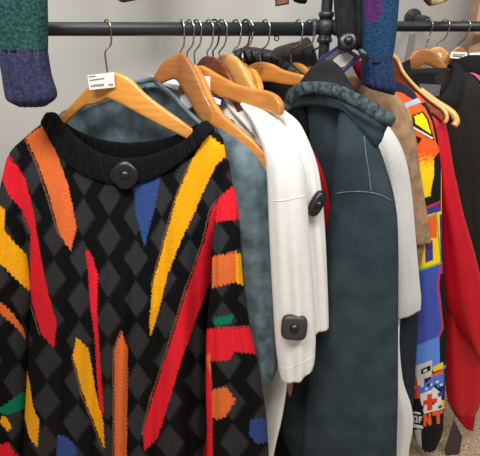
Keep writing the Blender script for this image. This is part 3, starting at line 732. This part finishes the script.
# printed jersey
DITHER = np.random.RandomState(3)
def jersey_paint(X, Y, V):
    n = len(X)
    c = np.tile(np.array(lin((235, 92, 34))), (n, 1))
    def fill(col, poly):
        c[inpoly(X, Y, poly)] = lin(col)
    def line(col, pts, w): c[near_line(X, Y, pts, w)] = lin(col)
    def px(col, x0, y0, x1, y1, sk=-.35):
        fill(col, [(x0, y0), (x1, y0 + (x1 - x0) * sk), (x1, y1 + (x1 - x0) * sk), (x0, y1)])
    BLK, YL, OR, BLUE, LB, WHT, GR, RD, PUR = (20, 20, 24), (244, 206, 20), (236, 96, 34), (66, 82, 172), (92, 138, 218), (226, 226, 224), (120, 180, 60), (214, 44, 44), (70, 58, 130)
    g = (Y - 150) / 22 + .35 * np.sin(X * 3.1) * np.sin(Y * 2.7)
    c[(g > .5)] = lin(YL)
    fill((150, 190, 226), [(398, 108), (404, 104), (418, 98), (421, 102), (409, 106.5), (400, 112)])
    fill(GR, [(400, 112), (408, 108), (413, 124), (411, 132), (402, 124)])
    fill(OR, [(409, 106), (420, 103), (423, 112), (413, 116)])
    fill(BLK, [(420, 103), (425, 108), (432, 122), (436, 142), (441, 150), (441, 100)])
    fill(BLK, [(412, 115), (423, 111), (428.5, 119), (434, 138.5), (413, 125)])
    fill((226, 220, 20), [(414.2, 116.2), (422.3, 113), (427, 120), (431.5, 134.5), (415.5, 123.8)])
    fill(BLK, [(412, 124), (434, 137), (434, 141), (413, 129)])
    fill(WHT, [(413, 126.3), (433, 137.6), (433, 139.4), (413.5, 128.6)])
    fill(BLK, [(416, 136), (422, 138), (418, 146)])
    fill(BLK, [(434, 158), (441, 150), (441, 208), (430, 206), (431, 190), (434, 175)])
    fill(BLK, [(420, 199), (431, 196), (431, 206), (424, 206)])
    fill(PUR, [(418, 211), (441, 203), (441, 212), (426, 218), (418, 219)])
    line(RD, [(418, 210), (425, 208), (440, 202)], 1.0)
    fill(YL, [(418, 218), (441, 211), (442, 268), (418, 275)])
    fill(OR, [(424, 217.5), (437, 212.5), (437, 238), (428, 238)])
    line(GR, [(428, 217), (436.5, 213), (439, 240), (441, 262)], .7)
    fill(PUR, [(425, 241), (432.5, 240), (433, 260), (425.5, 263)])
    fill((58, 60, 140), [(439.5, 215), (442, 214), (444, 265), (441, 266)])
    fill(BLUE, [(400, 272), (419, 269), (441, 262), (446, 262), (448, 360), (400, 360)])
    line(GR, [(412, 273), (421, 269.5), (441, 263)], 1.0)
    fill(LB, [(400, 350), (418, 345), (439.5, 336), (448, 338), (448, 400), (400, 400)])
    fill(BLK, [(438, 275), (441, 300), (443.5, 329), (439.5, 337), (440, 365), (455, 365), (455, 270)])
    line(RD, [(440.5, 264), (438, 290), (441, 310), (443, 328), (439, 337)], .9)
    # chunky block picture and lettering towards the cuff
    fill((30, 34, 52), [(400, 378), (448, 368), (448, 400), (400, 402)])
    fill((200, 200, 198), [(415, 366), (432, 360), (432, 376), (424, 379), (424, 388), (416, 390)])
    fill(BLK, [(421, 369.5), (430.5, 365), (430.5, 370.5), (421, 374.5)])
    fill(WHT, [(423.5, 370.3), (427, 368.7), (427, 371), (423.5, 372.5)])
    fill(YL, [(433, 367), (443, 362), (443.5, 368), (433.5, 372)])
    fill((238, 92, 30), [(431, 375), (443.5, 368.5), (443.5, 374), (431, 380.5)])
    fill((226, 74, 38), [(412, 378), (416.5, 376), (420, 398), (412, 401)])
    px(YL, 413.5, 387, 416, 389)
    fill((82, 120, 205), [(418, 386), (426, 383), (434, 376), (444, 373), (444, 385), (432, 390), (419, 394)])
    for x0, y0 in [(421, 385), (425, 388), (436, 381), (440, 384), (430, 384)]:
        px((214, 224, 236), x0, y0, x0 + 2.6, y0 + 2.4)
    px((30, 40, 110), 427, 384, 430, 387); px((30, 40, 110), 434, 385, 437, 389); px((30, 40, 110), 441, 387, 446, 394)
    fill(WHT, [(420, 394), (431, 390), (434, 387), (441, 393), (442, 410), (424, 414), (421, 408)])
    px((40, 70, 170), 438, 393, 443, 397); px((40, 70, 170), 421, 406, 424, 410); px((40, 70, 170), 438, 406, 442, 409)
    px((226, 62, 40), 423, 400.5, 437, 405.5, -.18); px((226, 62, 40), 427.2, 394.5, 432.2, 411, -.18)
    px(BLK, 432.2, 402.5, 434.4, 405, 0)
    fill(BLK, [(400, 401), (420, 398), (424, 414), (442, 409), (450, 408), (450, 460), (400, 460)])
    fill(WHT, [(411, 411), (420.5, 412.5), (420.5, 414.5), (411, 413)])
    # letters: O F in white, N T in orange
    m = inpoly(X, Y, [(413, 415.4), (417.2, 416), (417.6, 422.6), (413.2, 422)]); c[m] = lin(WHT)
    m = inpoly(X, Y, [(414.3, 417), (416, 417.3), (416.3, 421.2), (414.5, 420.9)]); c[m] = lin(BLK)
    fill(WHT, [(418.6, 416.2), (422.2, 416.6), (422.2, 418), (420, 417.8), (420, 419), (421.8, 419.2), (421.8, 420.4), (420, 420.2), (420, 423), (418.6, 422.8)])
    fill((238, 98, 32), [(423.4, 414.6), (426, 414), (428.6, 420), (428.4, 413.4), (431, 412.8), (431.6, 425), (429, 425.6), (426, 419.4), (426.4, 426.2), (423.8, 426.8)])
    fill((238, 98, 32), [(432.2, 412.4), (443, 409.4), (443.2, 413), (439.6, 414), (440, 423.4), (436.8, 424), (436.4, 415), (432.4, 416)])
    fill(WHT, [(410, 423), (423, 426), (423, 429), (410, 427)])
    fill((176, 178, 182), [(414, 430), (421, 429), (422, 452), (418, 454)])
    return c
JY = thing('printed_jersey', 'orange, yellow and blue printed jersey with block graphics and N T lettering', 'jersey', P(430, 450, .03))
s_ = [((388, 92), (412, 92), .06, .02), ((390, 100), (421, 98), .05, .03), ((396, 118), (431, 115), .035, .04), ((402, 140), (437, 138), .03, .045), ((406, 175), (440.5, 172), .025, .045), ((410, 215), (441, 212), .025, .045), ((412, 265), (442, 262), .025, .045), ((413, 310), (445, 305), .025, .045), ((413, 350), (446, 345), .025, .045), ((413, 390), (444.5, 385), .025, .045), ((412, 420), (443, 418), .025, .042), ((415, 440), (442, 432), .025, .035), ((424, 450.5), (436, 448), .025, .018)]
MB().loft([S(a_, bb, y_, y_, t_) for a_, bb, y_, t_ in s_], n=560, nth=200, fold=.0015, fk=2, seed=48).build('sleeve', M['jersey'], JY, paint=jersey_paint)
MB().loft([S((376, 84), (392, 80), .08, .08, .02), S((384, 95), (402, 84), .065, .065, .025), S((395, 104), (413, 91), .05, .05, .025), S((402, 108), (418, 98), .04, .04, .02)], n=30, nth=28).build('collar', M['jersey_collar'], JY)
MB().loft([S((380, 92), (392, 92), .12, .09, .02), S((384, 130), (420, 128), .14, .08, .03), S((388, 220), (424, 218), .15, .08, .03), S((392, 300), (424, 300), .15, .08, .03)], n=50, nth=40).build('body', M['jersey_collar'], JY)

# red satin jacket
RS = thing('satin_jacket', 'red satin bomber jacket hanging between the printed jersey and the dark tweed pullover', 'jacket', P(455, 428, .05))
b_ = [((398, 84), (406, 82), .15, .14, .02), ((408, 92), (424, 93), .14, .12, .025), ((416, 104), (438, 106), .12, .095, .035), ((426, 125), (446, 128), .095, .065, .045), ((434, 170), (455, 175), .065, .045, .05), ((438, 215), (464, 215), .06, .04, .055), ((440, 255), (474, 250), .06, .04, .06), ((443, 290), (482, 285), .06, .04, .06), ((451, 312), (486, 315), .06, .04, .06), ((463, 332), (488, 340), .06, .04, .055), ((478, 352), (490, 356), .06, .045, .04)]
MB().loft([S(a_, bb, ya, yb, t_) for a_, bb, ya, yb, t_ in b_], n=130, nth=64, fold=.005, fk=1.2, seed=51).build('body', M['satin'], RS)
s_ = [((438, 180), (456, 180), .085, .04), ((440, 240), (466, 238), .085, .05), ((443, 300), (478, 296), .085, .05), ((444.5, 340), (484, 338), .085, .05), ((445.5, 375), (485, 372), .085, .055), ((447.5, 398), (479, 404), .085, .05), ((452, 409), (473.5, 415), .085, .04)]
MB().loft([S(a_, bb, y_, y_, t_) for a_, bb, y_, t_ in s_], n=110, nth=56, fold=.004, fk=1.3, seed=52).build('sleeve', M['satin'], RS)
MB().loft([S((448, 402), (474.5, 407), .085, .085, .04), S((453, 412), (474, 414), .085, .085, .038), S((459, 420), (473, 422), .085, .085, .034), S((464, 426), (472, 428.5), .085, .085, .026)], n=30, nth=40, e=3.4).build('cuff', M['satin_cuff'], RS)
hanger('reddish wooden hanger with a pale rim sloping down to the red satin shoulder', (392, 52, .14),
    [((376, 64), (378, 76), .17), ((384, 54), (386, 70), .15), ((393, 52), (391, 72), .13), ((402, 64), (397, 86), .115), ((413, 80), (407, 97), .1), ((428, 94), (423, 108), .08), ((441, 103), (437, 115), .065), ((449, 110), (444, 122), .055), ((452, 114.5), (448, 125), .05)],
    'wood_red', 'steel', b=30, ry=RY, rz=RZ2, group='wooden hangers on the rail behind', t=.013) if False else None
rh = thing('wooden_hanger', 'reddish wooden hanger with pale rims sloping down to the red satin shoulder', 'hanger', P(420, 110, .1), 'wooden hangers on the rail behind')
arm = [((380, 60), (378, 74), .17), ((389, 55), (387, 72), .15), ((397, 60), (393, 78), .13), ((403, 74), (399, 88), .115), ((415, 88), (409, 99), .1), ((430, 101), (424, 109), .08), ((441, 109.5), (436, 116.5), .066), ((446, 116), (442, 122), .058)]
MB().loft([S(a_, bb, y_, y_, .012) for a_, bb, y_ in arm], n=80, nth=24, e=4).build('hanger_body', M['wood_red'], rh)
rim = MB().tube([P(x, y, yy - .006) for (x, y), yy in [((389, 54), .15), ((397, 59), .13), ((403.5, 73), .112), ((415.5, 87), .097), ((430.5, 100), .077), ((441.5, 108), .063), ((446, 113.5), .055), ((446.8, 119), .05), ((444.5, 123), .05)]], .0042, n=60, nth=12).build('rim', M['wood_pale'], rh)
part_label(rim, 'pale wooden rim')
rim = MB().tube([P(x, y, yy) for (x, y), yy in [((420, 90), .1), ((436, 102), .085), ((447, 109), .07), ((453.5, 114.5), .06), ((456.5, 121), .053), ((454, 126), .05)]], .0072, n=50, nth=12).build('rim', M['wood_pale'], rh)
part_label(rim, 'pale rounded tip')
MB().tube(hook_pts(P(388, 58, .155), R(30), .155, RZ2), .0017, n=60, nth=10).build('hook', M['steel'], rh) if False else None
hp = [P(388, 57, .15), P(387, 44, .19), P(389, 36, .27)] + [Vector((P(390, 28, RY).x, RY, RZ2)) + Vector((.004, -.016 * math.cos(R(a_)), .016 * math.sin(R(a_)))) for a_ in range(-10, 200, 30)]
MB().tube(hp, .0017, n=60, nth=10).build('hook', M['steel'], rh)

# brown-black tweed top on the wall rail
TW = thing('tweed_pullover', 'dark brown tweed pullover with a black ribbed collar on the rear rail', 'pullover', P(470, 300, .25))
b_ = [((398, 72), (462, 70), .30, .26, .03), ((396, 82), (476, 80), .29, .235, .05), ((400, 100), (486, 96), .28, .22, .07), ((410, 140), (496, 136), .27, .21, .08), ((420, 220), (500, 216), .26, .21, .08), ((430, 310), (502, 306), .25, .21, .08), ((436, 332), (502, 330), .25, .21, .08)]
MB().loft([S(a_, bb, ya, yb, t_) for a_, bb, ya, yb, t_ in b_], n=110, nth=64, fold=.005, fk=4, seed=55).build('body', M['brown_knit'], TW)
MB().loft([S((447, 66), (456, 63), .235, .235, .014), S((452, 68), (463, 72), .225, .22, .018), S((450, 80), (463, 84), .205, .20, .018), S((445, 90), (459, 97), .19, .185, .018), S((436, 100), (452, 108), .18, .175, .018), S((424, 108), (440, 118), .175, .17, .014)], n=50, nth=32, e=3, gather=(.0012, 40)).build('collar', M['collar_black'], TW)
MB().loft([S((399, 66), (410, 60), .27, .28, .012), S((398, 80), (412, 74), .245, .25, .012), S((404, 94), (418, 90), .22, .225, .012), S((414, 104), (428, 102), .2, .205, .012)], n=30, nth=24, e=3).build('collar', M['collar_black'], TW)
MB().loft([S((402, 74), (452, 74), .262, .25, .012), S((406, 86), (450, 84), .245, .235, .012), S((412, 100), (446, 98), .225, .215, .01)], n=20, nth=28, e=4).build('neck_lining', M['black_cloth'], TW)
g_ = MB().loft([S((419, 84), (441, 85.5), .226, .219, .006), S((418, 96), (439, 97), .21, .202, .006)], n=10, nth=20, e=5).build('neck_label', M['grey_inner'], TW); part_label(g_, 'grey inner neck panel')
GR2 = 'wooden hangers on the rail behind'
hanger('broad tan wooden hanger with a curved top inside the tweed collar', (426, 48.5, .335),
    [((404, 68), (406, 76), .30), ((408.5, 58), (408, 71), .305), ((415, 50.5), (416, 68), .31), ((425, 47.8), (424.5, 64.5), .315), ((435, 51.5), (433, 67), .31), ((443, 61), (441, 72), .30), ((448, 70), (446, 77), .295), ((452, 76), (450, 82), .29)],
    'wood_right', 'steel', b=25, ry=RY, rz=RZ2, group=GR2, t=.016)
hp_ = hanger('pale wooden hanger with a tiny white price dot behind the broad tan one', (437, 47, .375),
    [((420, 60), (421, 70), .37), ((427, 51), (428, 64), .372), ((438, 46.5), (438, 62), .375), ((447, 51), (446, 64), .37), ((454, 60), (452, 70), .365), ((458, 67), (456, 76), .36)],
    'wood_pale', 'steel', b=25, ry=RY, rz=RZ2, group=GR2)
d_ = MB().slab([P(437, 53, .355), P(441.5, 53, .355), P(442, 57.5, .355), P(438.5, 58.5, .355)], .0008, (0, 1, 0)).build('price_sticker', M['paper'], hp_, smooth=False); part_label(d_, 'tiny white price dot')
ht_ = hanger('tan wooden hanger carrying a white paper label, beside the cardboard', (458, 48, .365),
    [((444, 64), (445, 70), .36), ((449, 54), (450, 64), .362), ((458, 46.5), (458, 60), .365), ((466, 51), (466, 63), .365), ((470, 60), (470, 70), .365)],
    'wood_right', 'steel', b=30, ry=RY, rz=RZ2, group=GR2)
d_ = MB().slab([P(451.5, 51.5, .345), P(467, 52.5, .345), P(468, 59.5, .34), P(450, 58, .34)], .0008, (0, 1, 0)).build('paper_label', M['paper'], ht_, smooth=False); part_label(d_, 'white paper label')
bars(d_, [(453, 53.5, 465, 54.2, .6), (453, 55.5, 462, 56.2, .5)], .3395, 'ink')
cb_ = MB().loft([S((468, 49), (480, 44), .38, .38, .02), S((466, 54), (492, 48), .37, .37, .03), S((467, 66), (496, 64), .36, .36, .03)], n=20, nth=20, e=6).build('cardboard_flap', M['cardboard'])
tag(cb_, 'brown cardboard flap with a label at the frame edge on the rear rail', 'cardboard')
d_ = MB().slab([P(469.5, 53, .335), P(486, 52, .335), P(486, 60, .33), P(470, 60.5, .33)], .0008, (0, 1, 0)).build('paper_label', M['paper'], cb_, smooth=False); part_label(d_, 'white paper label')
bars(d_, [(471, 55, 480, 55.7, -.3), (471, 57, 479, 57.7, -.3)], .3295, 'ink')
HD = thing('black_hoodie', 'black hoodie with a pink print at the far end of the rear rail', 'hoodie', P(480, 200, .3))
MB().loft([S((452, 64), (474, 57), .335, .33, .03), S((456, 72), (490, 58), .32, .31, .04), S((462, 80), (505, 66), .315, .30, .05), S((466, 110), (520, 100), .31, .30, .06), S((468, 250), (525, 240), .30, .29, .06)], n=60, nth=40, fold=.003, fk=3, seed=61).build('body', M['black_hoodie'], HD)
pk = MB().loft([S((469, 72.8), (472, 74), .262, .262, .004), S((474, 73.2), (475.5, 77), .262, .262, .004), S((480, 76), (480, 81.5), .262, .262, .004), S((486, 80), (485, 87), .262, .262, .004)], n=20, nth=14, e=4).build('print', M['pink'], HD); part_label(pk, 'pink print')

# ------------------------------------------------------------------ things hanging from above
GJ = thing('knit_jumper', 'green chunky knit sleeve with a navy ribbed cuff dangling over the rail', 'jumper', P(30, 105, -.11))
MB().loft([S((-14, -150), (50, -150), -.09, -.09, .06), S((-12, -60), (46, -60), -.09, -.09, .06), S((-6, 0), (46.5, 0), -.09, -.09, .06), S((-3, 25), (47, 25), -.09, -.09, .058), S((0, 50), (47, 50), -.09, -.09, .055)], n=80, nth=48, fold=.003, fk=2, seed=71).build('sleeve', M['green_knit'], GJ)
MB().loft([S((.5, 47), (46.5, 47), -.09, -.09, .054), S((1, 60), (48, 58), -.09, -.09, .058), S((4, 78), (51, 76), -.09, -.09, .06), S((6, 92), (56, 92), -.09, -.09, .06), S((9, 100), (55, 99), -.09, -.09, .055), S((20, 106), (46, 106), -.09, -.09, .03)], n=60, nth=128, fold=.0036, fk=9, seed=72, fgrow=False).build('cuff', M['navy_knit'], GJ)
def rj(X, Y, V):
    c = np.tile(np.array(lin((34, 70, 104))), (len(X), 1))
    c[inpoly(X, Y, [(362, -200), (384, -200), (384, 6), (378, 20), (366, 24), (364, 10)])] = lin((88, 44, 108))
    s = inpoly(X, Y, [(350, 58), (410, 58), (410, 110), (350, 110)]); c[s] = lin((42, 58, 96))
    s = inpoly(X, Y, [(350, 84 ), (380, 84), (378, 90), (350, 91)]); c[s] = lin((62, 52, 92))
    return c
PJ = thing('knit_jumper', 'teal and purple knit sleeve with a navy ribbed cuff hanging above the suede jacket', 'jumper', P(378, 93, -.06))
MB().loft([S((357, -150), (404, -150), -.06, -.06, .05), S((360, -40), (400, -40), -.06, -.06, .05), S((362, 0), (398.5, 0), -.06, -.06, .05), S((362.5, 40), (395, 40), -.06, -.06, .048), S((361.5, 62), (391, 62), -.06, -.06, .046)], n=120, nth=64, fold=.003, fk=2, seed=73).build('sleeve', M['jumper_right'], PJ, paint=rj)
MB().loft([S((361.5, 58), (391.5, 58), -.06, -.06, .045), S((361.5, 75), (394, 75), -.06, -.06, .048), S((363, 84), (395.5, 88), -.06, -.06, .046), S((368, 88), (394, 95), -.06, -.06, .03)], n=60, nth=96, fold=.002, fk=8, seed=74, fgrow=False).build('cuff', M['jumper_right'], PJ, paint=rj)
DS = thing('dark_fleece', 'dark grey fleece sleeve hanging between the upright post and the teal knit sleeve', 'fleece', P(350, 50, -.02))
MB().loft([S((330, -150), (372, -150), -.01, -.01, .05), S((332, -40), (368, -40), -.015, -.015, .05), S((334, 0), (364, 0), -.015, -.015, .05), S((336, 28), (364, 28), -.02, -.02, .05), S((338, 40), (364, 44), -.02, -.02, .045), S((344, 46), (362, 52), -.02, -.02, .03)], n=80, nth=48, fold=.004, fk=3, seed=75).build('sleeve', M['dark_sleeve'], DS)
security_tag('round glossy black security tag on the dark grey fleece sleeve', 347.5, 43, -.045, 9.5, 8.5, 20, .014, 'tag_black', (-.1, -1, .35), 2.6, .45)
cl = MB().loft([S((358, 50), (362, 49), -.095, -.095, .01), S((361, 58), (368, 54), -.098, -.098, .014), S((366, 63), (369, 61), -.098, -.098, .008)], n=20, nth=20, e=4).build('tag_clip', M['tag_black'])
tag(cl, 'small black tag clip hanging against the teal knit sleeve', 'clip')
MC = thing('printed_card', 'glossy printed card with a white patch tilted behind the hood', 'card', P(338, 66, .0))
MB().slab([P(317, 60, -.036), P(340, 44, -.036), P(362, 57, -.036), P(341, 76, -.036)], .003, (0, 1, 0)).build('card_face', M['card_photo'], MC, smooth=False)
MB().slab([P(333, 60, -.0375), P(340, 54, -.0375), P(347, 52.5, -.0375), P(354, 57, -.0375), P(345, 66, -.0375), P(337, 68.5, -.0375)], .001, (0, 1, 0)).build('white_patch', M['card_white'], MC, smooth=False)
MB().slab([P(317, 60, -.0375), P(340, 44, -.0375), P(342, 45.4, -.0375), P(319.5, 61.7, -.0375)], .001, (0, 1, 0)).build('blue_border', M['card_blue'], MC, smooth=False)
MB().slab([P(339, 74, -.0375), P(361, 55.5, -.0375), P(362, 57, -.0375), P(341, 76, -.0375)], .001, (0, 1, 0)).build('blue_border', M['card_blue'], MC, smooth=False)
RB = MB().loft([S((352, 66), (360, 60), .03, .03, .01), S((356, 74), (366, 66), .02, .02, .02), S((360, 80), (370, 78), .015, .015, .02)], n=20, nth=20).build('red_scarf', M['red_cotton'])
tag(RB, 'dark red scrap of cloth behind the printed card and teal cuff', 'cloth')
# wall-mounted bits at the top edge
lp = thing('leather_patch', 'brown leather patch with a dark rim dangling above the black rail', 'patch', P(282, 3, .2))
MB().slab([P(274.5, -12, .2), P(289, -12, .2), P(289, 4.2, .2), P(275.5, 6.5, .2)], .003, (0, 1, 0)).build('rim', M['leather_rim'], lp, smooth=False)
MB().slab([P(276.3, -11, .1975), P(287.5, -11, .1975), P(287.5, 3, .1975), P(277, 4.8, .1975)], .002, (0, 1, 0)).build('patch_face', M['tan_leather'], lp, smooth=False)
MB().tube([P(282, -11, .199), P(282, -60, .2), P(283, -150, .2)], .001, n=20, nth=8).build('cord', M['leather_rim'], lp)
bm_ = MB().loft([S((288, -150), (311, -150), .2, .2, .03), S((290, -20), (309, -20), .2, .2, .02), S((291, -4), (308.5, -4), .2, .2, .02), S((293, 1), (307, 2), .2, .2, .018), S((299, 3.5), (305, 4), .2, .2, .008)], n=30, nth=24).build('black_cuff', M['black_cloth'])
tag(bm_, 'black rounded cuff hanging next to the brown leather patch', 'cuff')
sf = thing('cream_scarf', 'cream scarf end with a brown edge hanging above the wall flange', 'scarf', P(436, 3, .3))
MB().loft([S((420, -150), (466, -150), .3, .3, .03), S((424, -30), (462, -30), .3, .3, .03), S((425, -6), (456, -8), .3, .3, .03), S((428, 3), (450, -1), .3, .3, .025), S((431, 6), (442, 3), .3, .3, .015)], n=30, nth=30, fold=.003, fk=4, seed=4).build('scarf_end', M['cream'], sf)
eb = MB().loft([S((417, -150), (424, -150), .29, .29, .03), S((421, -30), (428, -30), .29, .29, .03), S((422, -6), (430, -4), .29, .29, .03), S((425, 2), (431, 3), .29, .29, .02), S((428, 5), (431, 6), .29, .29, .012)], n=30, nth=24).build('brown_edge', M['fur_brown'], sf)
bd = MB().loft([S((100, -150), (160, -150), .3, .3, .04), S((108, -20), (152, -20), .3, .3, .03), S((112, -5), (148, -6), .3, .3, .03), S((118, 0), (140, -1), .3, .3, .02), S((122, 2.5), (127, 2), .3, .3, .01)], n=30, nth=40, fold=.003, fk=5, seed=4).build('brown_hem', M['fur_brown'])
tag(bd, 'brown garment hem peeking in at the top above the golden hanger', 'garment')
u0 = P(478.5, 10, .40).x
pl = MB().slab([(u0, .40, 0), (u0 + .09, .40, 0), (u0 + .09, .40, 1.9), (u0, .40, 1.9)], .05, (0, 1, 0)).build('wooden_upright', wood('pale_pink_wood', (196, 160, 132), (178, 140, 112)), smooth=False)
tag(pl, 'pale wooden upright at the edge of the frame behind the rear rail', 'post')
# hang tag near the floor, on a cord from the satin cuff
TG = thing('hang_tag', 'dark card swing tag hanging low beside the red satin cuff', 'swing tag', P(454, 456, .06))
MB().slab([P(454.2, 420, .05), P(462.3, 436.5, .055), P(458.5, 458, .055), P(451, 470, .05), P(444.5, 451, .05)], .002, (0, 1, 0)).build('card', M['card_dark'], TG, smooth=False)
MB().tube([P(454.3, 423, .052), P(455, 412, .062), P(457, 404, .075)], .0006, n=20, nth=6).build('cord', M['black_cloth'], TG)

# ------------------------------------------------------------------ light
w = bpy.data.worlds.new('world'); sc.world = w; w.use_nodes = True
bg = w.node_tree.nodes['Background']; bg.inputs['Color'].default_value = (1, .985, .96, 1); bg.inputs['Strength'].default_value = .34
def area(name, loc, rot, sx, sy, power, col=(1, .975, .94)):
    l = bpy.data.lights.new(name, 'AREA'); l.shape = 'RECTANGLE'; l.size = sx; l.size_y = sy; l.energy = power; l.color = col
    o = bpy.data.objects.new(name, l); COL.objects.link(o); o.location = loc; o.rotation_euler = rot
    return o
area('ceiling_lamp', (-.5, -1.3, 2.65), (R(28), 0, R(0)), 1.2, .5, 48)
area('ceiling_lamp', (.9, -1.1, 2.65), (R(24), 0, R(20)), 1.0, .4, 30)
area('ceiling_lamp', (-.1, -.1, 2.7), (R(0), 0, 0), .8, .25, 9)
sc.view_settings.view_transform = 'Standard'
sc.view_settings.look = 'None'
sc.view_settings.gamma = 1
sc.view_settings.exposure = 0.0
